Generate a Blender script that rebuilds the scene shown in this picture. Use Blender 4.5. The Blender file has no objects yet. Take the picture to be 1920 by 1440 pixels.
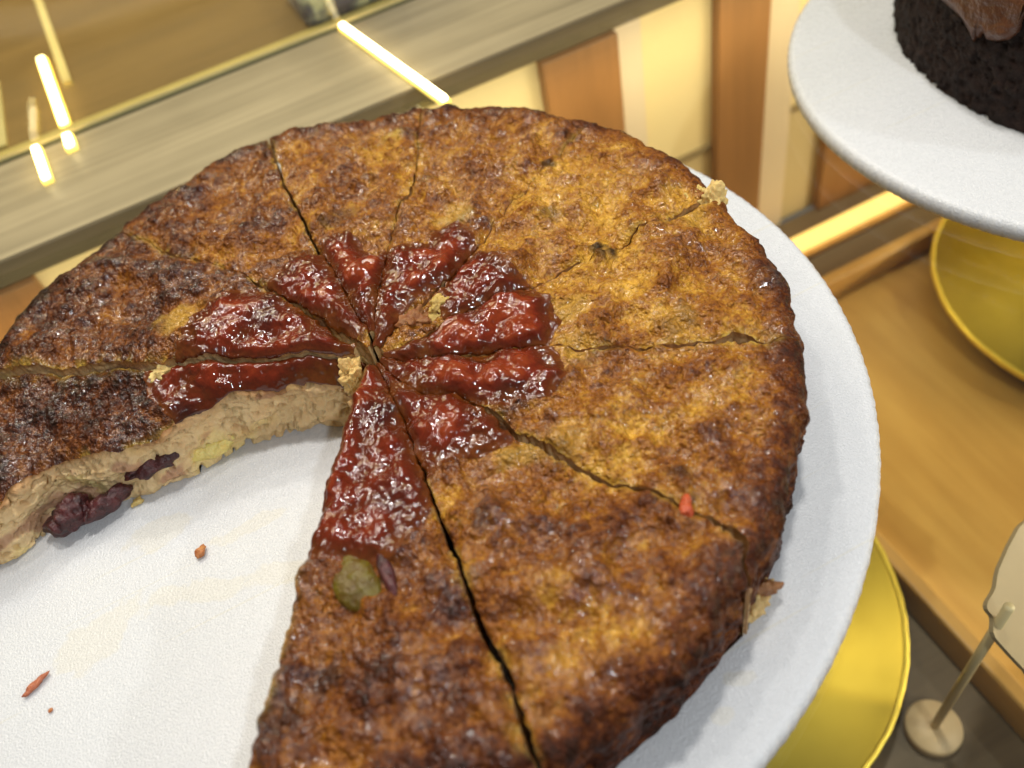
import bpy, bmesh, math, random
import numpy as np
from mathutils import Matrix, Vector
random.seed(4)
PI = math.pi
S = bpy.context.scene
COL = S.collection

# ------------------------------------------------------------------ camera, world, light, exposure
CAM = np.array([0.0, -0.18543097, 0.21918036])
ROT = np.array([[0.88592809, -0.43190319, -0.1690889],
                [0.43451598, 0.64530446, 0.62831363],
                [-0.16225684, -0.63011252, 0.75936219]])      # rows: camera right, up, back
FPX = 1608.115
cd = bpy.data.cameras.new('camera'); cam = bpy.data.objects.new('camera', cd); COL.objects.link(cam)
cd.sensor_width = 36.0; cd.lens = 36.0 * FPX / 1920.0
cd.clip_start = 0.01; cd.clip_end = 50
M = Matrix(ROT.T.tolist()).to_4x4(); M.translation = Vector(CAM.tolist())
cam.matrix_world = M
cd.dof.use_dof = True; cd.dof.focus_distance = 0.255; cd.dof.aperture_fstop = 8.5
S.camera = cam
w = bpy.data.worlds.new('World'); S.world = w; w.use_nodes = True
bg = w.node_tree.nodes['Background']; bg.inputs[0].default_value = (1.0, 0.93, 0.82, 1); bg.inputs[1].default_value = 0.13
S.view_settings.view_transform = 'Standard'; S.view_settings.look = 'None'
S.view_settings.exposure = 0.0; S.view_settings.gamma = 1.0
S.view_settings.use_curve_mapping = False
S.cycles.use_denoising = True; S.cycles.denoiser = 'OPENIMAGEDENOISE'; S.cycles.denoising_input_passes = 'RGB_ALBEDO_NORMAL'; S.cycles.denoising_prefilter = 'ACCURATE'
S.cycles.max_bounces = 8; S.cycles.transparent_max_bounces = 12
S.cycles.caustics_reflective = False; S.cycles.caustics_refractive = False
S.cycles.sample_clamp_indirect = 4.0


def area(name, loc, target, sx, sy, power, color):
    l = bpy.data.lights.new(name, 'AREA'); l.shape = 'RECTANGLE'; l.size = sx; l.size_y = sy
    l.energy = power; l.color = color
    o = bpy.data.objects.new(name, l); COL.objects.link(o); o.location = loc
    o.rotation_euler = (Vector(target) - Vector(loc)).to_track_quat('-Z', 'Y').to_euler()
    return o


area('lamp_shop_ceiling', (0.22, 0.12, 0.95), (0.05, 0, 0), 0.06, 0.06, 4.4, (1.0, 0.96, 0.90))
area('lamp_overhead', (-0.12, 0.24, 0.95), (0, 0, 0), 0.05, 0.05, 1.6, (1.0, 0.96, 0.90))
area('lamp_case_top', (-0.10, 0.38, 0.66), (0, 0, 0), 0.9, 0.02, 1.2, (1.0, 0.90, 0.76))
area('lamp_room', (0.12, -0.85, 0.85), (0, 0, 0), 0.04, 0.04, 4.6, (0.90, 0.95, 1.0))
area('lamp_shop_spot', (0.75, -0.65, 0.60), (0, 0, 0), 0.04, 0.04, 2.4, (0.92, 0.96, 1.0))
area('lamp_back_row', (-0.10, 0.80, 0.95), (0, 0, 0), 0.05, 0.05, 1.6, (1.0, 0.95, 0.88))
area('lamp_back_row', (0.22, 0.72, 0.90), (0, 0, 0), 0.05, 0.05, 1.4, (1.0, 0.95, 0.88))
area('lamp_back_row', (-0.34, 0.62, 0.90), (0, 0, 0), 0.05, 0.05, 1.2, (1.0, 0.95, 0.88))
area('lamp_under_ledge', (0.15, 0.145, -0.018), (0.15, 0.20, -0.10), 1.0, 0.012, 0.50, (1.0, 0.84, 0.52))
area('lamp_lower_case', (0.62, -0.30, -0.03), (0.30, -0.04, -0.2), 0.3, 0.10, 2.8, (1.0, 0.86, 0.62))
area('lamp_counter', (-0.05, 0.55, 0.5), (0.0, 0.36, 0), 0.4, 0.2, 1.7, (1.0, 0.86, 0.6))

# ------------------------------------------------------------------ pixel (1920 x 1440) to world point on a level, upright plane or cylinder
def ray(px, py):
    d = np.array([(px - 960) / FPX, -(py - 720) / FPX, -1.0]) @ ROT
    return d
def at_z(px, py, z):
    d = ray(px, py); return CAM + d * ((z - CAM[2]) / d[2])

# ------------------------------------------------------------------ noise (numpy perlin)
_rng = np.random.RandomState(11)
_perm = _rng.permutation(512).astype(np.int64)
_grad = _rng.normal(size=(512, 3)); _grad /= np.linalg.norm(_grad, axis=1)[:, None]
def perlin(p):
    i = np.floor(p).astype(np.int64); f = p - i
    u = f * f * f * (f * (f * 6 - 15) + 10)
    out = 0.0
    for dx in (0, 1):
        wx = u[:, 0] if dx else 1 - u[:, 0]
        for dy in (0, 1):
            wy = u[:, 1] if dy else 1 - u[:, 1]
            for dz in (0, 1):
                wz = u[:, 2] if dz else 1 - u[:, 2]
                h = _perm[(_perm[(_perm[(i[:, 0] + dx) & 511] + i[:, 1] + dy) & 511] + i[:, 2] + dz) & 511]
                g = _grad[h]
                out = out + wx * wy * wz * (g[:, 0] * (f[:, 0] - dx) + g[:, 1] * (f[:, 1] - dy) + g[:, 2] * (f[:, 2] - dz))
    return out * 1.6
def nz(p, lam, seed=0.0):                    # lam in metres
    return perlin(p / lam + seed * 17.31 + np.array([3.1, 7.7, 1.9]))
def ss(a, b, x):
    t = np.clip((x - a) / (b - a), 0, 1); return t * t * (3 - 2 * t)

# ------------------------------------------------------------------ naming helpers
def tag(o, label, cat, group=None):
    o['label'] = label; o['category'] = cat
    if group: o['group'] = group
    return o
def empty(name, loc=(0, 0, 0), rz=0):
    o = bpy.data.objects.new(name, None); COL.objects.link(o); o.location = loc; o.rotation_euler = (0, 0, rz)
    o.empty_display_size = 0.01
    return o
def mesh_obj(name, V, F, mat, parent=None, smooth=True, attrs=None):
    me = bpy.data.meshes.new(name)
    me.from_pydata([tuple(v) for v in np.asarray(V, float)] if not isinstance(V, list) else V, [], F if isinstance(F, list) else F.tolist())
    me.materials.append(mat)
    if smooth: me.polygons.foreach_set('use_smooth', [True] * len(me.polygons))
    if attrs:
        for k, a in attrs.items():
            at = me.attributes.new(k, 'FLOAT_COLOR', 'POINT')
            d = np.ones((len(a), 4), np.float32); d[:, :a.shape[1]] = a
            at.data.foreach_set('color', d.ravel())
    me.update()
    o = bpy.data.objects.new(name, me); COL.objects.link(o)
    if parent: o.parent = parent
    return o
def from_bm(name, bm, mat, parent=None, smooth=False):
    bmesh.ops.recalc_face_normals(bm, faces=bm.faces)
    me = bpy.data.meshes.new(name); bm.to_mesh(me); bm.free(); me.materials.append(mat)
    if smooth: me.polygons.foreach_set('use_smooth', [True] * len(me.polygons))
    o = bpy.data.objects.new(name, me); COL.objects.link(o)
    if parent: o.parent = parent
    return o
def box(name, x0, x1, y0, y1, z0, z1, mat, parent=None, bev=0.0):
    bm = bmesh.new()
    bmesh.ops.create_cube(bm, size=1)
    for v in bm.verts:
        v.co = ((x0 + x1) / 2 + v.co.x * (x1 - x0), (y0 + y1) / 2 + v.co.y * (y1 - y0), (z0 + z1) / 2 + v.co.z * (z1 - z0))
    if bev: bmesh.ops.bevel(bm, geom=bm.edges[:], offset=bev, segments=3, profile=0.5, affect='EDGES')
    return from_bm(name, bm, mat, parent)
def grid_faces(nu, nv, off=0):               # index = i*nv + j
    i, j = np.meshgrid(np.arange(nu - 1), np.arange(nv - 1), indexing='ij')
    a = (i * nv + j).ravel() + off
    return np.stack([a, a + nv, a + nv + 1, a + 1], 1)

def lathe(name, prof, mat, parent=None, n=256, loc=(0, 0, 0), wob=None):
    """prof: list of (r, z) from axis to axis"""
    prof = np.array(prof); m = len(prof)
    th = np.linspace(0, 2 * PI, n, endpoint=False)
    V = np.zeros((n, m, 3))
    rr = prof[None, :, 0] * np.ones((n, 1)); zz = prof[None, :, 1] * np.ones((n, 1))
    if wob is not None: rr = rr + wob(th)[:, None] * (prof[None, :, 0] > 0.5 * prof[:, 0].max())
    V[..., 0] = rr * np.cos(th)[:, None] + loc[0]; V[..., 1] = rr * np.sin(th)[:, None] + loc[1]; V[..., 2] = zz + loc[2]
    F = []
    for i in range(n):
        k = (i + 1) % n
        for j in range(m - 1):
            F.append((i * m + j, k * m + j, k * m + j + 1, i * m + j + 1))
    bm = bmesh.new(); vs = [bm.verts.new(v) for v in V.reshape(-1, 3)]
    for f in F:
        bm.faces.new([vs[q] for q in f])
    bmesh.ops.remove_doubles(bm, verts=bm.verts, dist=1e-6)
    return from_bm(name, bm, mat, parent, smooth=True)

def lump(name, loc, size, mat, parent=None, seed=0, amp=0.25, lam=0.006, sub=4, rz=0, attrs_tone=None, flat=None):
    bm = bmesh.new(); bmesh.ops.create_icosphere(bm, subdivisions=sub, radius=1)
    P = np.array([v.co[:] for v in bm.verts]); F = [[v.index for v in f.verts] for f in bm.faces]; bm.free()
    n = P.copy(); sz = np.array(size)
    Q = P * sz
    d = nz(Q + seed, lam, seed) * amp + nz(Q + seed, lam * .4, seed + 2) * amp * .5
    Q = Q * (1 + d)[:, None]
    c, s = math.cos(rz), math.sin(rz)
    Q = np.stack([Q[:, 0] * c - Q[:, 1] * s, Q[:, 0] * s + Q[:, 1] * c, Q[:, 2]], 1) + np.array(loc)
    if flat is not None: Q[:, 2] = np.maximum(Q[:, 2], flat)
    at = None
    if attrs_tone is not None: at = {'tone': np.tile(np.array(attrs_tone)[None], (len(Q), 1)) * (1 + .25 * nz(Q, .003, seed))[:, None]}
    return mesh_obj(name, Q, F, mat, parent, True, at)

# ------------------------------------------------------------------ materials
class NT:
    def __init__(s, name):
        s.m = bpy.data.materials.new(name); s.m.use_nodes = True; s.t = s.m.node_tree; s.n = s.t.nodes; s.b = s.n['Principled BSDF']
        s.out = s.n['Material Output']
    def add(s, ty, **kw):
        n = s.n.new(ty)
        for k, v in kw.items():
            if k.startswith('_'): n.inputs[k[1:]].default_value = v
            else: setattr(n, k, v)
        return n
    def link(s, a, b): s.t.links.new(a, b)
    def set(s, **kw):
        for k, v in kw.items(): s.b.inputs[k.replace('_', ' ')].default_value = v
    def obj(s): return s.add('ShaderNodeTexCoord').outputs['Object']
    def mapped(s, sc):
        mp = s.add('ShaderNodeMapping'); s.link(s.obj(), mp.inputs['Vector']); mp.inputs['Scale'].default_value = sc; return mp.outputs[0]
    def noise(s, scale, detail=4, rough=.55, vec=None, dist=0.0):
        n = s.add('ShaderNodeTexNoise'); n.inputs['Scale'].default_value = scale; n.inputs['Detail'].default_value = detail
        n.inputs['Roughness'].default_value = rough; n.inputs['Distortion'].default_value = dist
        s.link(vec if vec is not None else s.obj(), n.inputs['Vector']); return n.outputs['Fac']
    def ramp(s, fac, stops):
        r = s.add('ShaderNodeValToRGB'); e = r.color_ramp.elements
        while len(e) < len(stops): e.new(0.5)
        for k, (p, c) in enumerate(stops): e[k].position = p; e[k].color = (*c, 1) if len(c) == 3 else c
        s.link(fac, r.inputs[0]); return r.outputs[0]
    def math(s, op, a, b=None, c=None):
        n = s.add('ShaderNodeMath', operation=op)
        for i, x in enumerate((a, b, c)):
            if x is None: continue
            if hasattr(x, 'is_linked'): s.link(x, n.inputs[i])
            else: n.inputs[i].default_value = x
        return n.outputs[0]
    def mix(s, f, a, b, blend='MIX'):
        n = s.add('ShaderNodeMix', data_type='RGBA', blend_type=blend)
        for i, x in ((0, f), (6, a), (7, b)):
            if hasattr(x, 'is_linked'): s.link(x, n.inputs[i])
            elif i == 0: n.inputs[0].default_value = x
            else: n.inputs[i].default_value = (*x, 1)
        return n.outputs[2]
    def bump(s, h, dist, strength=1.0, prev=None):
        n = s.add('ShaderNodeBump'); n.inputs['Strength'].default_value = strength; n.inputs['Distance'].default_value = dist
        s.link(h, n.inputs['Height'])
        if prev is not None: s.link(prev, n.inputs['Normal'])
        return n.outputs[0]
    def attr(s, name):
        a = s.add('ShaderNodeAttribute'); a.attribute_name = name; return a
    def finish(s, color=None, rough=None, normal=None):
        if color is not None: s.link(color, s.b.inputs['Base Color'])
        if rough is not None: s.link(rough, s.b.inputs['Roughness'])
        if normal is not None: s.link(normal, s.b.inputs['Normal'])
        return s.m

def m_plain(name, col, rough=.5, metal=0.0, var=.12, scale=60, bump=0.0):
    t = NT(name); t.set(Roughness=rough, Metallic=metal)
    n = t.noise(scale, 5)
    c = t.mix(n, tuple(x * (1 - var) for x in col), tuple(min(1, x * (1 + var)) for x in col))
    nm = t.bump(t.noise(scale * 8, 4), bump) if bump else None
    return t.finish(c, None, nm)

def m_crust():
    t = NT('browned_crust'); a = t.attr('tone'); sp = t.add('ShaderNodeSeparateColor'); t.link(a.outputs['Color'], sp.inputs[0])
    f1 = t.noise(260, 6, .68, dist=.6); f2 = t.noise(1000, 4, .65); f3 = t.noise(90, 5, .62, dist=.5)
    b = t.math('ADD', sp.outputs[0], t.math('MULTIPLY', t.math('SUBTRACT', f1, .5), .78))
    b = t.math('ADD', b, t.math('MULTIPLY', t.math('SUBTRACT', f3, .5), .52))
    b = t.math('ADD', b, t.math('MULTIPLY', t.math('SUBTRACT', f2, .5), .75))
    col = t.ramp(b, [(0.0, (.62, .34, .045)), (.2, (.42, .20, .024)), (.40, (.265, .094, .011)), (.60, (.145, .042, .008)), (.78, (.062, .015, .005)), (1.0, (.022, .008, .004))])
    pale = t.ramp(f1, [(.2, (.46, .27, .03)), (.8, (.66, .45, .09))])
    col = t.mix(sp.outputs[1], col, pale)
    col = t.mix(sp.outputs[2], col, (.012, .007, .006))
    wet = t.ramp(t.noise(75, 4, .6), [(.40, (.03, .03, .03)), (.64, (.36, .36, .36))])
    r = t.math('ADD', t.math('MULTIPLY', t.noise(300, 4), .16), wet)
    dry = a.outputs['Alpha']
    bp = t.bump(t.noise(300, 3, .6, dist=.4), .0032, .8)
    bp = t.bump(t.noise(900, 1, .5), .0012, .75, bp)
    r = t.math('ADD', r, t.math('MULTIPLY', dry, .2))
    wetk = t.math('MULTIPLY', t.math('SUBTRACT', 1.0, dry), t.ramp(r, [(.10, (1, 1, 1)), (.42, (.22, .22, .22))]))
    t.link(t.math('MULTIPLY', wetk, .35), t.b.inputs['Coat Weight'])
    t.link(t.math('ADD', t.math('MULTIPLY', wetk, .40), .10), t.b.inputs['Specular IOR Level'])
    t.set(Subsurface_Weight=.03, Subsurface_Radius=(.004, .002, .0008), Subsurface_Scale=1.0, Coat_Roughness=.08)
    return t.finish(col, r, bp)
def m_jam():
    t = NT('red_jam'); a = t.attr('tone'); sp = t.add('ShaderNodeSeparateColor'); t.link(a.outputs['Color'], sp.inputs[0])
    f = t.noise(300, 5, .6); f3 = t.noise(110, 3, .6)
    th = t.math('ADD', sp.outputs[0], t.math('MULTIPLY', t.math('SUBTRACT', f, .5), .5))
    th = t.math('ADD', th, t.math('MULTIPLY', t.math('SUBTRACT', f3, .5), .6))
    col = t.ramp(th, [(0.0, (.13, .034, .006)), (.22, (.090, .018, .004)), (.5, (.100, .014, .004)), (.75, (.145, .017, .005)), (1.0, (.22, .034, .008))])
    col = t.mix(sp.outputs[2], col, (.03, .008, .006))
    r = t.math('ADD', t.math('MULTIPLY', t.noise(200, 3), .10), .03)
    bp = t.bump(t.noise(280, 1.5, .5), .0016, .45)
    bp = t.bump(t.noise(720, 0.5, .5), .0005, .45, bp)
    t.set(Subsurface_Weight=.08, Subsurface_Radius=(.004, .0008, .0005), Subsurface_Scale=1.0, Specular_IOR_Level=.45, Coat_Weight=.2, Coat_Roughness=.03)
    return t.finish(col, r, bp)
def m_crumb():
    t = NT('pale_crumb'); a = t.attr('tone')
    f = t.noise(500, 5, .6)
    c = t.mix(t.math('MULTIPLY', t.ramp(f, [(.35, (1, 1, 1)), (.6, (0, 0, 0))]), .25), a.outputs['Color'], (.55, .32, .12))
    bp = t.bump(t.noise(420, 6, .6), .0014, .7)
    t.set(Roughness=.5, Subsurface_Weight=.15, Subsurface_Radius=(.004, .002, .001), Subsurface_Scale=1.0, Specular_IOR_Level=.4)
    return t.finish(c, None, bp)
def m_fruit(name, c0, c1, rough=.25):
    t = NT(name); f = t.noise(250, 4)
    c = t.ramp(f, [(.3, c0), (.7, c1)])
    bp = t.bump(t.noise(500, 5), .0015, .8)
    t.set(Roughness=rough, Subsurface_Weight=.2, Subsurface_Radius=(.003, .001, .0006), Subsurface_Scale=1.0)
    return t.finish(c, None, bp)
STAINS = [(360, 1110, .004, .020), (470, 985, .003, .012), (200, 1180, .008, .016), (545, 1075, .004, .012), (300, 1000, .006, .01), (130, 1245, .003, .006), (1390, 1270, .002, .004), (1352, 1343, .002, .003)]
def m_board():
    t = NT('white_plastic_board')
    vec = t.obj()
    g = t.noise(1500, 2, .6); g2 = t.noise(420, 3, .5)
    col = t.ramp(t.noise(18, 4), [(.3, (.615, .63, .645)), (.7, (.655, .67, .685))])
    # oil stains with a shape of their own
    acc = None
    for i, (px, py, rx, ry) in enumerate(STAINS):
        q = at_z(px, py, .010)
        mp = t.add('ShaderNodeMapping', vector_type='TEXTURE'); t.link(vec, mp.inputs['Vector'])
        mp.inputs['Location'].default_value = q.tolist(); mp.inputs['Rotation'].default_value = (0, 0, .35 * (i % 3) - .4); mp.inputs['Scale'].default_value = (ry, rx, 1)
        ln = t.add('ShaderNodeVectorMath', operation='LENGTH'); t.link(mp.outputs[0], ln.inputs[0])
        d = t.math('ADD', ln.outputs['Value'], t.math('MULTIPLY', t.math('SUBTRACT', t.noise(130, 4, vec=vec), .5), 2.2))
        k = t.math('MULTIPLY', t.math('SUBTRACT', 1.0, t.math('MINIMUM', d, 1.0)), .8)
        acc = k if acc is None else t.math('MAXIMUM', acc, k)
    acc = t.math('MINIMUM', t.math('MAXIMUM', acc, 0.0), .17)
    col = t.mix(acc, col, (.72, .62, .34))
    # knife scratches
    mp = t.add('ShaderNodeMapping'); t.link(vec, mp.inputs['Vector']); mp.inputs['Rotation'].default_value = (0, 0, -.62); mp.inputs['Scale'].default_value = (9, 420, 1)
    sc = t.noise(1.0, 1, .5, vec=mp.outputs[0])
    sm = t.ramp(sc, [(.70, (0, 0, 0)), (.74, (1, 1, 1))])
    col = t.mix(t.math('MULTIPLY', sm, .25), col, (.62, .58, .42))
    r = t.math('ADD', t.math('MULTIPLY', g2, .2), .18)
    bp = t.bump(g2, .0006, .06); bp = t.bump(g, .0008, .5, bp)
    t.set(Subsurface_Weight=.4, Subsurface_Radius=(.008, .008, .008), Subsurface_Scale=1.0, Specular_IOR_Level=.5)
    return t.finish(col, r, bp)
def m_wood(name, c0, c1, scale, axis, rough=.45, fine=1.0):
    t = NT(name); sc = [60 * fine, 60 * fine, 60 * fine]; sc[axis] = 4.0
    v = t.mapped(tuple(sc)); n = t.noise(scale, 6, .6, vec=v, dist=.4)
    n2 = t.noise(scale * 4, 3, .6, vec=v)
    n3 = t.noise(12, 3, .6)
    k = t.math('ADD', t.math('MULTIPLY', n, .6), t.math('ADD', t.math('MULTIPLY', n2, .2), t.math('MULTIPLY', n3, .25)))
    c = t.ramp(k, [(.35, c0), (.68, c1)])
    t.set(Roughness=rough)
    return t.finish(c, None, t.bump(n2, .0004, .4))
def m_glass(name, tint, ior=1.5, boost=1.0):
    t = NT(name); t.n.remove(t.b)
    tr = t.add('ShaderNodeBsdfTransparent'); tr.inputs[0].default_value = (*tint, 1)
    gl = t.add('ShaderNodeBsdfGlossy'); gl.inputs['Roughness'].default_value = .0; gl.inputs[0].default_value = (boost, boost, boost, 1)
    ge = t.add('ShaderNodeNewGeometry'); dt = t.add('ShaderNodeVectorMath', operation='DOT_PRODUCT')
    t.link(ge.outputs['Incoming'], dt.inputs[0]); t.link(ge.outputs['Normal'], dt.inputs[1])
    k = t.math('POWER', t.math('SUBTRACT', 1.0, t.math('ABSOLUTE', dt.outputs['Value'])), 5.0)
    fr = t.math('ADD', t.math('MULTIPLY', k, .96), .04)
    mx = t.add('ShaderNodeMixShader'); t.link(fr, mx.inputs[0]); t.link(tr.outputs[0], mx.inputs[1]); t.link(gl.outputs[0], mx.inputs[2])
    t.link(mx.outputs[0], t.out.inputs[0]); return t.m
def m_emit(name, col, st):
    t = NT(name); t.set(Emission_Strength=st); t.b.inputs['Emission Color'].default_value = (*col, 1); t.b.inputs['Base Color'].default_value = (*col, 1)
    return t.m

CRUST, JAM, CRUMB, BOARD = m_crust(), m_jam(), m_crumb(), m_board()
DECK = m_wood('dark_deck_wood', (.11, .072, .038), (.19, .13, .072), 1.0, 0)
BAMBOO = m_wood('bamboo', (.46, .24, .048), (.64, .38, .095), 1.0, 1, .4, .7)
BAMBOO_RIM = m_wood('bamboo_rim', (.46, .24, .055), (.62, .36, .10), 1.0, 1, .4)
LEDGEW = m_wood('greige_ledge_wood', (.19, .155, .09), (.43, .355, .22), 1.0, 0, .45, 2.4)
LEDGEF = m_wood('shaded_ledge_edge', (.15, .115, .06), (.21, .16, .085), 1.0, 0, .5)  # front face of the same ledge, its shadow put into the colour
POSTW = m_wood('orange_post_wood', (.22, .10, .030), (.33, .155, .050), 1.0, 2, .45)
COUNTERW = m_wood('brown_counter_wood', (.17, .105, .035), (.27, .17, .06), .8, 0, .35, .5)
CREAM = m_plain('cream_panel', (.80, .66, .36), .6, 0, .05, 20)
CREAM_DIM = m_plain('dimmed_cream_panel', (.62, .50, .27), .6, 0, .06, 20)  # lower wall: weaker light there is put into a darker cream
RAIL = m_plain('dull_rail', (.25, .19, .10), .4)
GLASS = m_glass('shelf_glass', (.94, .95, .92))
PANE = m_glass('pane_glass', (.93, .92, .80))
SEAL = m_plain('pale_edge', (.80, .66, .30), .35)
SEALG = m_plain('dark_glass_edge', (.10, .10, .05), .3)
GOLD = NT('gold_foil'); GOLD.set(Metallic=1.0)
GOLD = GOLD.finish(GOLD.ramp(GOLD.noise(30, 4), [(.3, (.40, .31, .042)), (.7, (.46, .36, .056))]), GOLD.math('ADD', GOLD.math('MULTIPLY', GOLD.noise(40, 4), .10), .55), GOLD.bump(GOLD.noise(30, 4), .001, .10))
GOLDR = m_plain('gold_rim_foil', (1.0, .72, .10), .3, .6)

# ------------------------------------------------------------------ the setting
ZD, YW = -.200, .185
o = box('display_deck', -.8, 1.0, -.6, YW, ZD - .03, ZD, DECK); o['kind'] = 'structure'
o['label'] = 'dark brown wooden deck at the bottom of the display case'
wl = empty('back_wall', (.1, YW, ZD)); tag(wl, 'cream lit rear wall of the display case between the wooden posts', 'wall')
wl['kind'] = 'structure'
def lc(o, p):                                   # keep world placement under a moved parent
    o.parent = p; o.matrix_parent_inverse = Matrix.Translation(-Vector(p.location)); return o
lc(box('upper_panel', -.8, 1.0, YW + .004, YW + .02, -.108, -.0085, CREAM), wl)
lc(box('lower_panel', -.8, 1.0, YW + .004, YW + .02, ZD, -.112, CREAM_DIM), wl)
lc(box('rail', -.8, 1.0, YW + .002, YW + .02, -.1118, -.1082, RAIL), wl)
REFLBAND = m_plain('pale_reflection_band', (.72, .60, .44), .45, 0, .04, 20)  # pale bands beside the posts, painted in place of glass reflections
for x0, x1 in ((.1965, .212), (.2915, .314)):
    lc(box('reflection_band', x0, x1, YW + .001, YW + .0038, ZD + .0002, -.0087, REFLBAND), wl)
PL = ['orange wooden post at the back wall just left of the round cake', 'orange wooden post on the cream wall directly behind the round cake',
      'brown wooden post on the cream wall between the two white boards', 'dark wooden post behind the edge of the chocolate cake board']
for (x0, x1), lb in zip(((-.19, -.108), (.152, .196), (.257, .291), (.342, .40)), PL):
    p = box('wooden_post', x0, x1, YW - .004, YW + .0035, ZD + .0002, -.0087, POSTW, bev=.001)
    tag(p, lb, 'post', 'wooden posts of the back wall')
lg = empty('wooden_ledge', (.1, .23, -.008)); tag(lg, 'greige wooden ledge with shade-darkened front edge running behind the round cake', 'ledge')
lc(box('ledge_top', -.8, 1.0, YW + .0006, .2765, .0032, .0045, LEDGEW), lg)
lc(box('ledge_front', -.8, 1.0, YW, .2765, -.008, .003, LEDGEF), lg)
o = box('counter', -.9, 1.2, .277, 1.8, -.03, .0042, COUNTERW); o['kind'] = 'structure'
o['label'] = 'brown wooden counter beyond the upright glass pane'
gp = empty('glass_partition', (.1, .271, .0046)); tag(gp, 'upright clear glass partition standing along the greige ledge', 'glass partition')
lc(box('pane', -.8, 1.0, .2700, .2752, .0075, .30, PANE), gp)
lc(box('edge_seal', -.8, 1.0, .2698, .2754, .0047, .0073, SEAL), gp)
lc(box('gasket', -.8, 1.0, .2676, .2696, .0047, .0058, SEALG), gp)
sh = box('glass_shelf', -.55, .75, -.45, .182, -.0082, -.0002, GLASS); tag(sh, 'clear glass shelf carrying the two white cake boards', 'shelf')

# lower LED profile on the deck
ld = empty('led_profile', (.4, .156, ZD)); tag(ld, 'long warm glowing light strip along the bottom of the back wall', 'light strip', 'light strips')
LEDW = m_emit('warm_led', (1.0, .66, .20), 1.25); LEDH = m_emit('reflected_led_core', (1.0, .86, .50), 9.0); LEDY = m_emit('reflected_led_halo', (1.0, .78, .16), 1.1)
lc(box('diffuser', -.6, 1.0, .149, .163, ZD + .0042, ZD + .008, LEDW, bev=.0015), ld)
lc(box('housing', -.6, 1.0, .146, .166, ZD + .0002, ZD + .004, BAMBOO_RIM), ld)
def bar(p, q, wd, label):  # glowing bars built in place of LED reflections in the glass
    p, q = Vector(p), Vector(q); L = (q - p).length; rz = math.atan2(q.y - p.y, q.x - p.x)
    r = empty('reflected_light_bar', p, rz); tag(r, label, 'light strip', 'light strips')
    box('diffuser', 0, L, -wd * .36, wd * .36, .0022, .0042, LEDH, r, .0008)  # bright core of the reflected light, not a real diffuser
    box('housing', -.0008, L + .0008, -wd * .5, wd * .5, 0, .002, LEDY, r)  # glows yellow to stand for the halo around the light
    return r
bar((.077, .266, .0047), (.0935, .160, .0047), .0045, 'bright slanting glass reflection of a light, built as a bar ending behind the cake rim')
bar((-.079, .366, .0044), (-.0745, .279, .0044), .0060, 'bright reflection of a light, built as a bar on the counter beyond the glass pane')
bar((-.0743, .2655, .0047), (-.0738, .253, .0047), .0055, 'tiny stub of reflected light, built on the ledge in line with the bar beyond the pane')
bar((-.0905, .2655, .0047), (-.088, .232, .0047), .0050, 'short reflection of a light, built as a bar on the ledge at the left edge of the photo')
st = box('cream_reflection_streak', -.0023, .0023, 0, .17, 0, .003, SEAL); st.location = (-.068, .325, .0043); st.rotation_euler = (0, 0, .04)  # solid strip added in place of a faint reflected streak
tag(st, 'narrow cream strip standing for a faint glass reflection beside the far reflected bar', 'reflection streak')
cdp = box('reflection_sheet', -.25, -.105, .284, .362, .0043, .0060, m_plain('pale_yellow_reflection', (.62, .54, .27), .5)); tag(cdp, 'pale yellow sheet standing for a glass reflection at the left edge', 'reflection patch')  # flat sheet added in place of a pale reflection in the glass
# bottle behind the pane
pc = empty('plastic_pouch', (.092, .305, .0043)); tag(pc, 'crinkled bluish plastic pouch standing on the counter just behind the glass pane', 'pouch')
BL = NT('blue_plastic'); BL.set(Roughness=.15)
BL = BL.finish(BL.ramp(BL.noise(70, 2), [(.40, (.07, .07, .22)), (.5, (.22, .25, .38)), (.62, (.70, .78, .85))]), None, BL.bump(BL.noise(90, 3), .008, .8))
box('pouch_body', -.032, .026, -.028, .026, 0, .085, BL, pc, bev=.007)
box('pouch_seal', -.030, .024, -.003, .001, .0852, .103, BL, pc, bev=.0006)

# ------------------------------------------------------------------ bamboo tray
ty0, ty1, tx0, tx1 = -.34, .112, .190, .66
tr = empty('bamboo_tray', (.4, -.1, ZD)); tag(tr, 'bamboo tray with low raised rim on the dark deck', 'tray')
lc(box('tray_floor', tx0 + .008, tx1 - .008, ty0 + .008, ty1 - .008, ZD + .0003, ZD + .006, BAMBOO), tr)
for x0, x1, y0, y1 in ((tx0, tx0 + .0078, ty0, ty1), (tx1 - .0078, tx1, ty0, ty1), (tx0 + .008, tx1 - .008, ty1 - .0078, ty1), (tx0 + .008, tx1 - .008, ty0, ty0 + .0078)):
    lc(box('rim', x0, x1, y0, y1, ZD + .0003, ZD + .022, BAMBOO_RIM, bev=.0015), tr)

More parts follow.
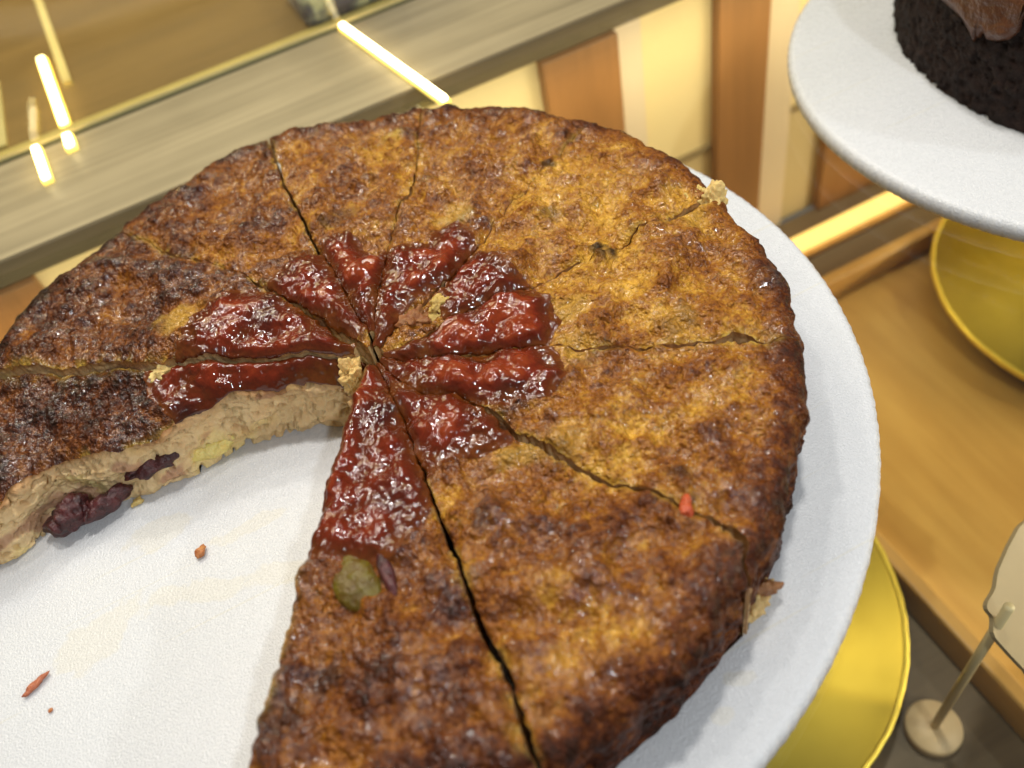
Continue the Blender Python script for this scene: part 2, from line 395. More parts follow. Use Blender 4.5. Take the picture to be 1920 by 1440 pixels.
# ------------------------------------------------------------------ gold cake stands
def gold_stand(cx, cy, z, r, base, label):
    g = empty('gold_cake_stand', (cx, cy, base)); tag(g, label, 'cake stand', 'gold cake stands')
    h = z - base
    wob = lambda th: .00010 * np.sin(th * 61) + .00010 * np.sin(th * 23 + 1)
    lathe('gold_disc', [(0, h - .0026), (r - .0022, h - .0026), (r - .0022, h), (0, h)], GOLD, g, 256)
    lathe('rim', [(r - .0021, h - .003), (r - .0003, h - .003), (r, h - .0024), (r, h - .0004), (r - .0004, h + .0003), (r - .0016, h + .0003), (r - .0021, h), (r - .0021, h - .003)], GOLDR, g, 660, wob=wob)
    lathe('stem', [(0, .0065), (.012, .0065), (.010, .009), (.010, h - .007), (.02, h - .0028), (0, h - .0028)], GOLD, g, 48)
    lathe('foot', [(0, .0001), (.034, .0001), (.034, .003), (.013, .0063), (0, .0063)], GOLD, g, 64)
    return g
gold_stand(.0885, -.0264, -.1755, .1064, ZD, 'gold disc cake stand under the board of the cut round cake')
gold_stand(.4250, .0112, -.1740, .1077, ZD + .006, 'gold disc cake stand on the tray under the chocolate cake board')

# ------------------------------------------------------------------ price sign on a stick
sg = empty('sign_holder', (.1605, -.125, ZD)); tag(sg, 'small sign on a thin rod in a round wooden base on the dark deck', 'sign holder')
BASEW = m_wood('light_base_wood', (.70, .48, .25), (.82, .61, .36), 1.0, 0)
lathe('base', [(0, 0.0001), (.0105, .0001), (.0118, .001), (.0120, .0055), (.0112, .0068), (.002, .0068), (0, .0068)], BASEW, sg, 96)
lathe('rod', [(0, .0069), (.0018, .0069), (.0018, .128), (0, .128)], m_wood('rod_wood', (.52, .41, .22), (.64, .53, .32), 1.0, 2), sg, 24)
bm = bmesh.new(); pts = []
W2, H2 = .030, .021
for k in range(72):
    a = 2 * PI * k / 72
    rx = (abs(math.cos(a)) ** .45) * math.copysign(1, math.cos(a)) * W2; rz = (abs(math.sin(a)) ** .45) * math.copysign(1, math.sin(a)) * H2
    s_ = 1 + .05 * math.sin(a * 9)
    pts.append((rx * s_, rz * s_))
lo = [bm.verts.new((x, 0, z)) for x, z in pts]; hi = [bm.verts.new((x, .0016, z)) for x, z in pts]
bm.faces.new(lo); bm.faces.new(hi[::-1])
for k in range(72): bm.faces.new((lo[k], lo[(k + 1) % 72], hi[(k + 1) % 72], hi[k]))
tg = from_bm('sign_card', bm, m_plain('beige_card', (.34, .265, .155), .5), sg)
tg.location = (.026, .004, .104); tg.rotation_euler = (-.75, .1, .45)

# ------------------------------------------------------------------ white boards
def wb(cx, cy, r, h, label, name='cake_board'):
    wobf = lambda th: .00011 * np.sin(th * 230) + .00006 * np.sin(th * 97)
    b = lathe(name, [(0, 0), (r - .0012, 0), (r - .0002, .0012), (r, h * .5), (r - .0003, h - .0016), (r - .0016, h - .0003), (r - .003, h), (r * .66, h), (r * .33, h), (0, h)], BOARD, None, 900, (cx, cy, 0.0), wobf)
    return tag(b, label, 'cake board', 'white cake boards')
wb(-.0002, .007, .1568, .010, 'round white plastic board under the cut round cake')
wb(.3268, .0145, .1236, .0072, 'round white plastic board under the chocolate cake')

# ------------------------------------------------------------------ the round cake, cut into slices
ZB, ZT, RR = .0102, .0430, .010
C = np.array([.008, -.005])
CUTS = {   # traced along each knife cut from the middle outwards: (pixel x, pixel y, gap in mm)
 'G': [(675, 688, 0), (656, 726, 0), (662, 751, 0), (650, 797, 0), (633, 847, 0), (608, 926, 0), (590, 982, 0), (579, 1012, 0), (567, 1054, 0), (549, 1110, 0), (534, 1170, 0), (515, 1219, 0), (504, 1297, 0), (481, 1342, 0), (462, 1425, 0), (440, 1500, 0), (415, 1580, 0)],
 'F': [(708, 688, .3), (729, 734, .4), (754, 780, .5), (779, 851, .7), (796, 897, .8), (819, 960, .9), (837, 1001, .9), (864, 1061, 1.1), (886, 1132, 1.3), (916, 1200, 1.6), (942, 1245, 1.8), (957, 1294, 1.1), (984, 1369, 1.7), (1006, 1425, 1.4), (1030, 1490, 1.2)],
 'E': [(705, 672, .2), (733, 697, .4), (779, 726, .4), (854, 734, .5), (925, 775, 1.4), (950, 800, 2.5), (1000, 826, 2.3), (1043, 852, 1.6), (1092, 872, 1.0), (1127, 889, .8), (1189, 906, .9), (1252, 931, .7), (1332, 963, .8), (1372, 985, 1.6), (1399, 1020, 1.9), (1404, 1070, 1.6)],
 'D': [(708, 655, .2), (758, 668, .5), (800, 659, .5), (917, 647, .4), (1008, 638, .3), (1043, 645, .3), (1085, 643, .8), (1177, 641, .7), (1252, 643, .6), (1314, 635, .8), (1340, 632, 1.6), (1377, 622, 2.6), (1402, 624, 1.6), (1420, 626, .5), (1481, 619, .25), (1540, 615, .25)],
 'C': [(715, 650, .2), (760, 640, .4), (800, 626, .6), (837, 590, .5), (921, 555, .4), (1002, 527, .5), (1035, 502, .8), (1081, 489, .6), (1139, 458, .3), (1177, 443, .8), (1197, 428, .6), (1240, 413, .9), (1270, 390, 2.4), (1295, 376, 3.2), (1330, 360, 3.0), (1370, 342, 2.6)],
 'K': [(705, 640, .2), (735, 612, .5), (765, 580, .8), (800, 558, 1.4), (842, 517, 1.0), (883, 463, .5), (930, 410, .15), (1000, 330, .12), (1060, 265, .12), (1090, 235, .12)],
 'B': [(700, 635, .2), (702, 600, .3), (710, 547, .5), (725, 476, .5), (735, 430, .4), (745, 390, .4), (765, 355, 1.0), (772, 340, 1.0), (778, 300, .2), (783, 240, .25), (788, 205, .5), (792, 185, .5)],
 'A': [(693, 630, .3), (690, 611, .3), (671, 592, .4), (646, 547, .5), (608, 480, .5), (592, 463, .7), (575, 430, .9), (555, 385, 1.1), (532, 345, .9), (524, 320, 1.0), (515, 292, 1.4), (508, 270, 1.6)],
 'J': [(688, 648, 1.8), (646, 626, 3.0), (600, 594, 2.2), (550, 563, 1.4), (500, 540, .9), (454, 512, .3), (400, 490, .25), (325, 470, .9), (280, 450, .2), (225, 428, .2), (190, 412, .2)],
 'I': [(668, 652, .2), (629, 662, .3), (540, 666, .4), (479, 669, .6), (425, 668, .9), (383, 674, 1.0), (300, 682, 1.2), (271, 686, 1.6), (217, 680, .5), (125, 686, 1.1), (83, 688, .7), (42, 692, 1.2), (0, 688, 2.0), (-60, 690, 1.5), (-120, 692, 1.5)],
 'H': [(671, 655, 0), (640, 690, 0), (621, 705, 0), (567, 713, 0), (500, 738, 0), (458, 747, 0), (367, 784, 0), (300, 826, 0), (229, 855, 0), (125, 863, 0), (71, 884, 0), (25, 922, 0), (0, 951, 0), (-60, 985, 0), (-130, 1020, 0)],
}
cutf = {}
prev = None
for k, base in zip('GFEDCKBAJIH', (-119, -91, -60, -30, -2, 28, 57, 84, 116, 148.5, 179)):
    P = np.array([at_z(x, y, ZT + {'H': -.0128, 'I': -.0030}.get(k, 0))[:2] - C for x, y, g in CUTS[k]]); g = np.array([q[2] for q in CUTS[k]]) * .001
    s = np.hypot(P[:, 0], P[:, 1]); a = np.degrees(np.arctan2(P[:, 1], P[:, 0]))
    a = base + (a - base + 180) % 360 - 180
    a = base + np.clip(a - base, -26, 26)
    od = np.argsort(s); s, a, g = s[od], np.radians(a[od]), g[od]
    a[s < .008] = np.interp(.010, s, a)
    cutf[k] = (s, a, g)
def cut_at(k, s, side):
    ss_, a, g = cutf[k]
    th = np.interp(s, ss_, a); gap = np.interp(s, ss_, g) + .00012
    q = np.stack([s * 1.0, np.full_like(s, ord(k) * .37), np.zeros_like(s)], 1)
    free = k in 'GH'
    wobble = nz(q, .006, 1) * .0004 + nz(q, .0022, 2) * (.0006 if free else .0004)
    rag = (nz(q + side * 3.3, .004, 3) * .5 + nz(q + side * 1.7, .0015, 4) * .35) * np.clip(gap * .95, .00012, .0016)
    return th + (wobble + side * (gap * .5 + rag)) / np.maximum(s, .003)

RAD_T = np.radians([-180, -125, -95, -60, -35, -5, 15, 28, 45, 60, 70, 80, 92, 104, 116, 128, 140, 180])
RAD_D = np.array([.0, .0, .0, .0, .0, -.0005, .0005, .0012, .0004, -.0015, -.001, .003, .0025, -.001, -.004, -.003, .0005, .0])
def rim_R(th):
    t = (th + PI) % (2 * PI) - PI
    q = np.stack([np.cos(t), np.sin(t), np.zeros_like(t)], 1)
    return .1303 + np.interp(t, RAD_T, RAD_D) + nz(q, .18, 5) * .0008 + nz(q, .05, 6) * .0010
def rim_S(phi):                                # distance from C along phi to the rim
    d = np.stack([np.cos(phi), np.sin(phi)], 1); s = np.full(len(phi), .128)
    for _ in range(6):
        P = C + d * s[:, None]; R = rim_R(np.arctan2(P[:, 1], P[:, 0]))
        b = d @ C; s = -b + np.sqrt(np.maximum(b * b - (C @ C) + R * R, 1e-9))
    return s

def spots(lst, P):
    out = np.zeros(len(P))
    for px, py, r, a in lst:
        q = at_z(px, py, ZT)
        d = np.hypot(P[:, 0] - q[0], P[:, 1] - q[1]) / r + nz(P, .006, 9) * .45
        out = np.maximum(out, a * (1 - ss(.35, 1.15, d)))
    return out
BUMPS = [(1130, 472, .006, .0032), (840, 190, .005, .0035), (1440, 512, .006, .0025), (985, 275, .008, .002), (1350, 595, .004, .001), (230, 490, .010, .0012), (780, 400, .008, .0022), (745, 255, .006, .0008),
         (1280, 880, .006, .0012), (1100, 1040, .008, .0015), (830, 1245, .006, .0015), (610, 1260, .008, -.0010), (1270, 700, .003, .0012), (1280, 735, .003, .0012)]
CHARS = [(1130, 470, .0052, .95), (845, 183, .005, .9), (1025, 302, .0035, .8), (640, 405, .006, .5), (340, 470, .005, .6), (600, 1265, .006, .55), (530, 1340, .007, .5), (1275, 880, .004, .6), (40, 830, .012, .3), (300, 755, .010, .3),
         (20, 930, .010, .3), (1030, 400, .004, .5), (800, 330, .004, .35), (1445, 515, .005, .5), (960, 760, .006, .4), (905, 985, .004, .5), (880, 330, .003, .4), (690, 330, .004, .3), (610, 420, .003, .6), (1300, 930, .003, .5), (700, 780, .006, .55)]
PALES = [(735, 252, .0055, .95), (335, 595, .0075, .55), (850, 400, .0075, .55), (1010, 598, .006, .45), (300, 598, .005, .5), (1075, 640, .007, .4), (1010, 840, .006, .35), (985, 845, .004, .5), (1060, 830, .008, .35), (1270, 600, .008, .3),
         (950, 850, .004, .5), (1065, 575, .006, .5), (1300, 400, .006, .4), (620, 460, .003, .3), (1000, 640, .004, .4)]
LIPS = [(1190, 432, .006, .8), (1250, 405, .007, 1), (1310, 372, .007, 1), (1090, 485, .004, .5), (1375, 622, .006, 1), (1430, 622, .006, .9), (1250, 643, .006, .5), (1100, 640, .005, .8), (30, 690, .010, .8), (120, 684, .008, 1), (200, 682, .008, .9), (290, 684, .008, 1),
        (380, 675, .008, .8), (980, 838, .006, .6), (1110, 880, .005, .5), (985, 1370, .008, .6), (870, 1080, .006, .4), (650, 630, .005, .9), (780, 600, .005, .6), (830, 575, .005, .8)]
GOLDEN = [(1150, 330, .030, -.16), (1230, 560, .022, -.16), (1060, 480, .015, -.14), (1150, 800, .018, -.1), (1000, 300, .02, -.06), (1140, 1180, .014, -.22), (880, 1380, .016, -.14), (700, 300, .012, -.1), (1050, 900, .012, -.1), (340, 600, .010, -.25)]

def height_noise(P):
    h = nz(P, .042, 20) * .0020 + nz(P, .017, 21) * .0030
    b = np.abs(nz(P, .0110, 22)); h = h + (b - .25) * .0012 + nz(P, .0078, 26) * .0019
    m = nz(P, .0045, 23); h = h + m * .0013
    f = nz(P, .0021, 24); h = h + f * .00060
    h = h + nz(P, .0012, 25) * .00030
    return h, b, m, f

SL = {  # slice: (ccw-start cut, ccw-end cut, browning, dz start side, dz end side, label)
 'GF': ('G', 'F', .18, 0, 0, 'slice with a dark red jam tip and a green fruit piece beside the empty wedge'),
 'FE': ('F', 'E', .10, 0, 0, 'slice at the bottom of the photo with jam tip left of the widest dark cut'),
 'ED': ('E', 'D', .03, 0, .0, 'golden slice at the right rim with a thick jam lump in front of the gap'),
 'DC': ('D', 'C', -.03, -.0, 0, 'golden slice with a black charred lump near the white board edge'),
 'CK': ('C', 'K', -.04, 0, 0, 'golden slice whose broken rim shows pale crumb at the right'),
 'KB': ('K', 'B', .02, 0, 0, 'slice with the charred peak at the rear rim and a long jam lobe'),
 'BA': ('B', 'A', .02, 0, 0, 'slice with a pale yellow spot near the rear rim'),
 'AJ': ('A', 'J', .13, 0, 0, 'brown slice with open cut at its tip facing the ledge'),
 'JI': ('J', 'I', .24, 0, -.0015, 'dark slice with yellow spot and a broad triangle of glossy jam'),
 'IH': ('I', 'H', .36, -.0045, -.0100, 'darkest slice with its pale cut face and dried fruit showing'),
}
JAMP = {
 'AJ': ([(513, 530), (533, 501), (567, 480), (592, 472), (615, 490), (633, 534), (658, 576), (680, 605), (664, 612), (625, 584), (571, 576), (533, 560), (505, 543)], 1.0),
 'BA': ([(598, 470), (612, 446), (650, 440), (678, 466), (706, 474), (724, 486), (712, 540), (698, 568), (696, 605), (678, 600), (646, 545), (612, 505)], 1.2),
 'KB': ([(723, 490), (740, 472), (785, 462), (810, 459), (821, 434), (850, 416), (876, 438), (872, 464), (855, 497), (829, 518), (792, 538), (762, 549), (742, 576), (714, 606), (698, 608), (712, 548)], 1.2),
 'CK': ([(835, 536), (852, 490), (890, 478), (925, 486), (960, 515), (978, 534), (930, 548), (884, 570), (842, 578), (828, 565)], 1.0),
 'DC': ([(796, 615), (830, 585), (884, 575), (925, 548), (975, 538), (1018, 560), (1030, 590), (1018, 628), (970, 647), (905, 647), (855, 660), (808, 656)], 1.25),
 'ED': ([(700, 630), (733, 663), (760, 670), (820, 660), (885, 664), (950, 647), (1000, 638), (1032, 662), (1045, 698), (1020, 730), (975, 738), (925, 748), (855, 732), (800, 722), (758, 698), (710, 676)], 1.35),
 'FE': ([(715, 690), (745, 720), (780, 732), (830, 725), (860, 740), (885, 765), (918, 776), (940, 802), (945, 818), (905, 830), (855, 835), (822, 852), (800, 880), (785, 860), (766, 818), (755, 776)], 1.0),
 'GF': ([(676, 668), (700, 664), (722, 697), (732, 738), (752, 780), (772, 832), (790, 890), (800, 940), (782, 960), (762, 985), (745, 1000), (732, 1030), (700, 1042), (655, 1032), (610, 1034), (560, 1022), (560, 950), (600, 880), (620, 800), (640, 720)], .95),
 'IH': ([(298, 713), (317, 692), (375, 680), (450, 670), (540, 660), (625, 655), (628, 697), (583, 709), (510, 740), (440, 756), (375, 785), (322, 772), (296, 745)], .9),
 'JI': ([(333, 660), (352, 625), (366, 600), (392, 574), (417, 559), (458, 545), (500, 555), (562, 580), (625, 617), (652, 640), (604, 658), (500, 658), (437, 668), (375, 666)], 1.0),
}
JCHAR = [(495, 588, .007, .8), (690, 590, .003, .3), (545, 520, .004, .4), (800, 500, .003, .4), (700, 790, .007, .8), (820, 800, .004, .3), (320, 755, .008, .9), (960, 725, .005, .5), (960, 575, .003, .3), (905, 470, .004, .4), (745, 560, .003, .3), (740, 930, .008, .5)]

def sd_poly(P, poly):                         # signed distance, inside positive
    n = len(poly); d = np.full(len(P), 1e9); ins = np.zeros(len(P), bool)
    for i in range(n):
        a, b = poly[i], poly[(i + 1) % n]; e = b - a; wv = P - a
        t = np.clip((wv @ e) / max(e @ e, 1e-12), 0, 1)
        d = np.minimum(d, np.hypot(*(wv - t[:, None] * e).T))
        c = (a[1] > P[:, 1]) != (b[1] > P[:, 1])
        with np.errstate(divide='ignore', invalid='ignore'):
            xi = (b[0] - a[0]) * (P[:, 1] - a[1]) / (b[1] - a[1]) + a[0]
        ins ^= c & (P[:, 0] < xi)
    return np.where(ins, d, -d)

NU, NT_, NA, NS = 160, 310, 18, 40            # columns across; rows on the top, round the rim, down the side
slices = {}
for key, (ka, kb, brown, dza, dzb, label) in SL.items():
    root = empty('cake_slice', (0, 0, 0)); tag(root, label, 'cake slice', 'slices of the round cake'); slices[key] = root
    sa, aa, ga = cutf[ka]; sb, ab, gb = cutf[kb]
    u = np.linspace(0, 1, NU)
    u = .5 - .5 * np.cos(PI * u) * (.35) + (u - .5) * .65      # denser towards the cuts
    u = (u - u[0]) / (u[-1] - u[0])
    s_in = .0035
    while True:
        q = np.array([s_in]); 
        if cut_at(kb, q, -1)[0] - cut_at(ka, q, 1)[0] > .14 or s_in > .02: break
        s_in += .0005
    phi0 = cut_at(ka, np.array([.12]), 1)[0]; phi1 = cut_at(kb, np.array([.12]), -1)[0]
    Su = rim_S(phi0 + (phi1 - phi0) * u)
    rows_v = np.linspace(0, 1, NT_) ** .85
    NV = NT_ + NA + NS
    s = np.zeros((NU, NV)); z = np.zeros((NU, NV)); nr = np.zeros((NU, NV))     # radial distance, level, outwardness of the normal
    for j in range(NV):
        if j < NT_:
            s[:, j] = s_in + (Su - RR - s_in) * rows_v[j]; z[:, j] = ZT; nr[:, j] = 0
        elif j < NT_ + NA:
            t = (j - NT_ + 1) / NA * PI / 2
            s[:, j] = Su - RR + RR * math.sin(t); z[:, j] = ZT - RR * .92 * (1 - math.cos(t)); nr[:, j] = math.sin(t)
        else:
            t = (j - NT_ - NA + 1) / NS
            zz = ZT - RR * .92
            s[:, j] = Su - .0012 * t ** 1.5; z[:, j] = zz + (ZB - zz) * t; nr[:, j] = 1
    sf = s.ravel()
    A0 = cut_at(ka, np.minimum(sf, 2), 1); A1 = cut_at(kb, np.minimum(sf, 2), -1)
    uf = np.repeat(u, NV)
    ph = A0 + (A1 - A0) * uf
    X = np.stack([C[0] + sf * np.cos(ph), C[1] + sf * np.sin(ph), z.ravel()], 1)
    edge = np.minimum(uf, 1 - uf) * (A1 - A0) * sf         # metres to the nearest cut
    ea = uf * (A1 - A0) * sf; eb = (1 - uf) * (A1 - A0) * sf
    h, bl_, md, fi = height_noise(X)
    onedge = ss(0, .0012, edge)
    hh = h.copy()
    for px, py, r, a in BUMPS:
        q = at_z(px, py, ZT); d = np.hypot(X[:, 0] - q[0], X[:, 1] - q[1]) / r + nz(X, .005, 8) * .2
        hh += a * (1 - ss(.1, 1.1, d))
    nrf = nr.ravel()
    hh = hh * (1 - .35 * nrf) - nrf * .0010 * ss(.2, .45, nz(X, .0028, 28))
    foot = ss(ZB, ZB + .004, X[:, 2])
    rho = np.hypot(X[:, 0], X[:, 1]); sm = np.repeat(Su, NV)
    dome = -.0012 * ss(.06, .128, rho) - .0012 * ss(.03, 0, np.hypot(X[:, 0] - C[0], X[:, 1] - C[1]))
    D = X.copy()
    D[:, 2] += (hh + dome) * (1 - nrf) * 1.0 - .0011 * np.exp(-edge / .0012) * (1 - nrf)
    D[:, 2] += (dza + (dzb - dza) * uf) * np.clip((X[:, 2] - ZB) / (ZT - ZB), 0, 1)
    rad = np.stack([np.cos(ph), np.sin(ph)], 1)
    D[:, :2] += rad * (hh * nrf * .9 * foot)[:, None]
    D[:, 2] = np.maximum(D[:, 2], ZB)
    # browning of the crust
    rimd = ss(.114, .129, rho)
    b = .395 + brown + .17 * nz(X, .026, 30) + .14 * nz(X, .012, 31) + .11 * nz(X, .0065, 32) + .08 * md + .10 * fi + .20 * rimd + .12 * nrf
    b += .11 * ss(-.0010, .0025, hh)
    gl = np.zeros(len(X))
    for px, py, r, a in GOLDEN:
        q = at_z(px, py, ZT); d = np.hypot(X[:, 0] - q[0], X[:, 1] - q[1]) / r; b += a * np.exp(-d * d)
    side_t = ss(.030, .012, X[:, 2]); b += .04 * side_t
    b = np.clip(b, 0, 1)
    pale = spots(PALES, X) * .8
    lip = np.exp(-edge / .0007) * ss(.05, .35, nz(X, .005, 33) + .12) * (1 - rimd) * .55
    lip2 = np.minimum(spots(LIPS, X), 1) * np.exp(-edge / .0016) * ss(-.25, .25, nz(X, .0035, 34)) * .9
    pale = np.clip(np.maximum(np.maximum(pale, lip), lip2), 0, 1) * (1 - .7 * nrf)
    char = spots(CHARS, X) * ss(-.6, .3, md + fi * .6 + .4)
    FQ = grid_faces(NU, NV)
    cr = mesh_obj('crust', D, FQ, CRUST, root, True, {'tone': np.stack([b, pale, char, np.clip(nrf * 1.0, 0, 1)], 1)})
    # cut faces
    G = D.reshape(NU, NV, 3)
    WV, WF, WT = [], [], []
    off = 0
    NW = 60
    for iu, k, sgn in ((0, ka, -1), (NU - 1, kb, 1)):
        free = k in 'GH'
        nvv = NT_ + NA
        E = G[iu, :nvv]
        tdir = np.gradient(E[:, :2], axis=0); tdir /= np.linalg.norm(tdir, axis=1)[:, None] + 1e-12
        # smoothed tangent, then the outward normal of the cut
        ker = np.ones(25) / 25
        tdir = np.stack([np.convolve(np.pad(tdir[:, c_], 12, 'edge'), ker, 'valid') for c_ in (0, 1)], 1)
        nrm = np.stack([tdir[:, 1], -tdir[:, 0]], 1) * (1 if sgn < 0 else -1)
        wv = np.linspace(0, 1, NW)
        P = np.zeros((nvv, NW, 3)); P[:, :, :2] = E[:, None, :2]
        P[:, :, 2] = E[:, None, 2] + (ZB - E[:, None, 2]) * wv[None]
        Pf = P.reshape(-1, 3); wf = np.tile(wv, nvv)
        n1 = nz(Pf, .009, 40); n2 = nz(Pf * np.array([1, 1, 1.6]), .0036, 41); n3 = nz(Pf, .0014, 42)
        amp = 1.0 if free else .13
        n4 = nz(Pf * np.array([1, 1, 1.3]), .0020, 43)
        n5 = nz(Pf * np.array([1, 1, 2.6]), .016, 47)
        dd = (n5 * .0026 + n1 * .0016 + n2 * .0007 + n3 * .0003 - .0034 * ss(.28, .45, n2) - .0020 * ss(.36, .5, n4)) * amp
        dd += (.0006 * wf ** 1.5 if free else -.0005 * ss(0, .25, wf))
        dd *= ss(0, .06, wf)
        Pf[:, :2] += np.repeat(nrm, NW, 0) * dd[:, None]
        base = np.array([.74, .54, .28])[None] * np.ones((len(Pf), 1))
        yel = ss(.15, .4, nz(Pf, .014, 44))[:, None]; base = base * (1 - yel) + np.array([.78, .60, .26]) * yel
        tan = ss(.1, .5, nz(Pf, .006, 45))[:, None] * .5; base = base * (1 - tan) + np.array([.66, .42, .19]) * tan
        red = ss(.30, .45, nz(Pf * np.array([1, 1, 1.8]), .013, 46))[:, None] * .55; base = base * (1 - red) + np.array([.30, .09, .08]) * red
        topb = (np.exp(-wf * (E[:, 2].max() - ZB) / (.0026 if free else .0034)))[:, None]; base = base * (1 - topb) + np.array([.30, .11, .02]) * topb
        outb = np.repeat(ss(.006, .0, np.linalg.norm(E - E[-1], axis=1)), NW)[:, None] * .8; base = base * (1 - outb) + np.array([.22, .07, .015]) * outb
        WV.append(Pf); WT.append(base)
        f = grid_faces(nvv, NW, off)
        WF.append(f if sgn < 0 else f[:, ::-1]); off += len(Pf)
    # bottom and the blunt inner end
    V = np.concatenate(WV); T = np.concatenate(WT); F = np.concatenate(WF).tolist()
    n0 = off; ends = []
    Ein = G[:, 0]                                  # inner end of the top
    Pi = np.zeros((NU, NW, 3)); Pi[:, :, :2] = Ein[:, None, :2]; Pi[:, :, 2] = Ein[:, None, 2] + (ZB - Ein[:, None, 2]) * np.linspace(0, 1, NW)[None]
    V = np.concatenate([V, Pi.reshape(-1, 3)]); T = np.concatenate([T, np.tile([.60, .40, .18], (NU * NW, 1))])
    F += grid_faces(NU, NW, n0)[:, ::-1].tolist()
    nb = len(V); lowA = WV[0].reshape(-1, NW, 3)[:, -1]; lowB = WV[1].reshape(-1, NW, 3)[:, -1]; m = len(lowA)
    V = np.concatenate([V, lowA, lowB]); T = np.concatenate([T, np.tile([.4, .2, .06], (2 * m, 1))])
    F += [[nb + i, nb + i + 1, nb + m + i + 1, nb + m + i] for i in range(m - 1)]
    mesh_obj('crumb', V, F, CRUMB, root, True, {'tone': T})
    # jam spread over the tip
    poly, fat = JAMP[key]
    poly = np.array([at_z(x, y, ZT + (.001 if key != 'IH' else -.0090))[:2] for x, y in poly])
    jt = NT_
    K = (sf.reshape(NU, NV) * 0 + 1).astype(bool); K[:, jt:] = False
    Q = G[:, :jt].reshape(-1, 3)
    sd = sd_poly(Q[:, :2], poly)
    if key in ('KB', 'BA', 'ED', 'FE', 'GF', 'DC'): sd = np.maximum(sd, np.minimum(.0140 - np.hypot(Q[:, 0] - C[0], Q[:, 1] - C[1]), .0016))
    sd = sd + .0022 + nz(Q, .007, 50) * .0011 + nz(Q, .0028, 51) * .0007
    t = (.72 * ss(.0002, .0062, sd) + .28 * ss(-.0001, .0030, sd)) * (.0011 + .0009 * nz(Q, .010, 52) + .0006 * nz(Q, .0052, 53) + .00016 * nz(Q, .0025, 54) + .0005 * ss(.003, .008, sd)) * fat
    eg = (edge.reshape(NU, NV)[:, :jt]).ravel()
    t = t * (.55 + .45 * ss(0, .0022, eg))
    # jam fills the small hollows of the crust
    hs = (h.reshape(NU, NV)[:, :jt]).ravel()
    zj = Q[:, 2] + np.where(sd > -.0002, np.maximum(t, .00012), -.0006) - .45 * (hs - (nz(Q, .017, 21) * .0017)) * ss(0, .002, sd)
    zj = np.maximum(zj, Q[:, 2] + np.where(sd > -.0002, .00012, -.0006))
    J = Q.copy(); J[:, 2] = zj
    thick = np.clip(t / .0023, 0, 1)
    jc = spots(JCHAR, Q) * .85
    jtone = np.stack([thick, np.zeros_like(thick), jc], 1)
    # overhang flaps down the two cut faces
    J3 = J.reshape(NU, jt, 3); T3 = jtone.reshape(NU, jt, 3); sd3 = sd.reshape(NU, jt)
    def flap(iu, inn):
        e = J3[iu].copy(); dv = J3[iu] - J3[inn]; dv[:, 2] = 0; ln = np.linalg.norm(dv, axis=1)[:, None] + 1e-9
        e += dv / ln * .00018; drop = .0008 + .0012 * np.clip(nz(e, .005, 60) + .3, 0, 1)
        m_ = e.copy(); m_[:, 2] -= drop * .5; m_ += dv / ln * .00018
        e[:, 2] -= drop; return m_, e
    a1, a2 = flap(0, 1); b1, b2 = flap(NU - 1, NU - 2)
    J3 = np.concatenate([a2[None], a1[None], J3, b1[None], b2[None]]); T3 = np.concatenate([T3[:1], T3[:1], T3, T3[-1:], T3[-1:]]); sd3 = np.concatenate([sd3[:1], sd3[:1], sd3, sd3[-1:], sd3[-1:]])
    FJ = grid_faces(NU + 4, jt); keep = (sd3.ravel()[FJ] > -.0004).any(1); FJ = FJ[keep]
    used, inv = np.unique(FJ, return_inverse=True)
    mesh_obj('jam', J3.reshape(-1, 3)[used], inv.reshape(FJ.shape), JAM, root, True, {'tone': T3.reshape(-1, 3)[used]})

# pieces that belong to single slices
FIG = m_fruit('green_fruit', (.095, .040, .005), (.155, .125, .010), .28)
PRUNE = m_fruit('dark_dried_fruit', (.018, .008, .009), (.11, .022, .022), .35)
PEPPER = m_fruit('red_bit', (.38, .045, .012), (.52, .10, .03), .3)
q = at_z(664, 1085, ZT); lump('fruit_piece', (q[0], q[1], ZT - .0021), (.0054, .0078, .0036), FIG, slices['GF'], 3, .22, .009, 5, .25)
q = at_z(722, 1066, ZT); lump('fruit_skin', (q[0], q[1], ZT - .0008), (.0018, .0070, .0020), PRUNE, slices['GF'], 5, .2, .005, 4, -.05)
q = at_z(285, 868, .020); lump('dried_fruit', (q[0], q[1] - .0012, .0205), (.0088, .0026, .0027), PRUNE, slices['IH'], 6, .45, .004, 5, -.05)
q = at_z(135, 970, .0155); lump('dried_fruit', (q[0], q[1] + .0005, .0160), (.0078, .0044, .0052), PRUNE, slices['IH'], 8, .42, .0055, 5, .08, flat=ZB)
q = at_z(205, 945, .0155); lump('dried_fruit', (q[0], q[1] + .0010, .0160), (.0080, .0030, .0034), PRUNE, slices['IH'], 9, .35, .0055, 5, .25, flat=ZB)
q = at_z(395, 850, .014); lump('fruit_chunk', (q[0], q[1] + .0014, .0145), (.0090, .0030, .0032), m_fruit('yellow_fruit', (.72, .55, .14), (.86, .72, .26), .3), slices['IH'], 10, .25, .007, 4, -.1)
q = at_z(652, 686, ZT - .004); lump('crumb_chunk', (q[0], q[1], ZT - .0090), (.0038, .0036, .0062), CRUMB, slices['IH'], 12, .6, .0026, 5, .3, (.66, .44, .15))
q = at_z(1335, 372, ZT - .004); lump('crumb_chunk', (q[0], q[1], ZT - .006), (.0058, .0036, .0052), CRUMB, slices['CK'], 14, .6, .0026, 5, .5, (.66, .48, .17))
q = at_z(1300, 362, ZT - .004); lump('crumb_chunk', (q[0], q[1], ZT - .007), (.0040, .0030, .0048), CRUMB, slices['CK'], 15, .6, .0026, 5, .2, (.62, .46, .14))
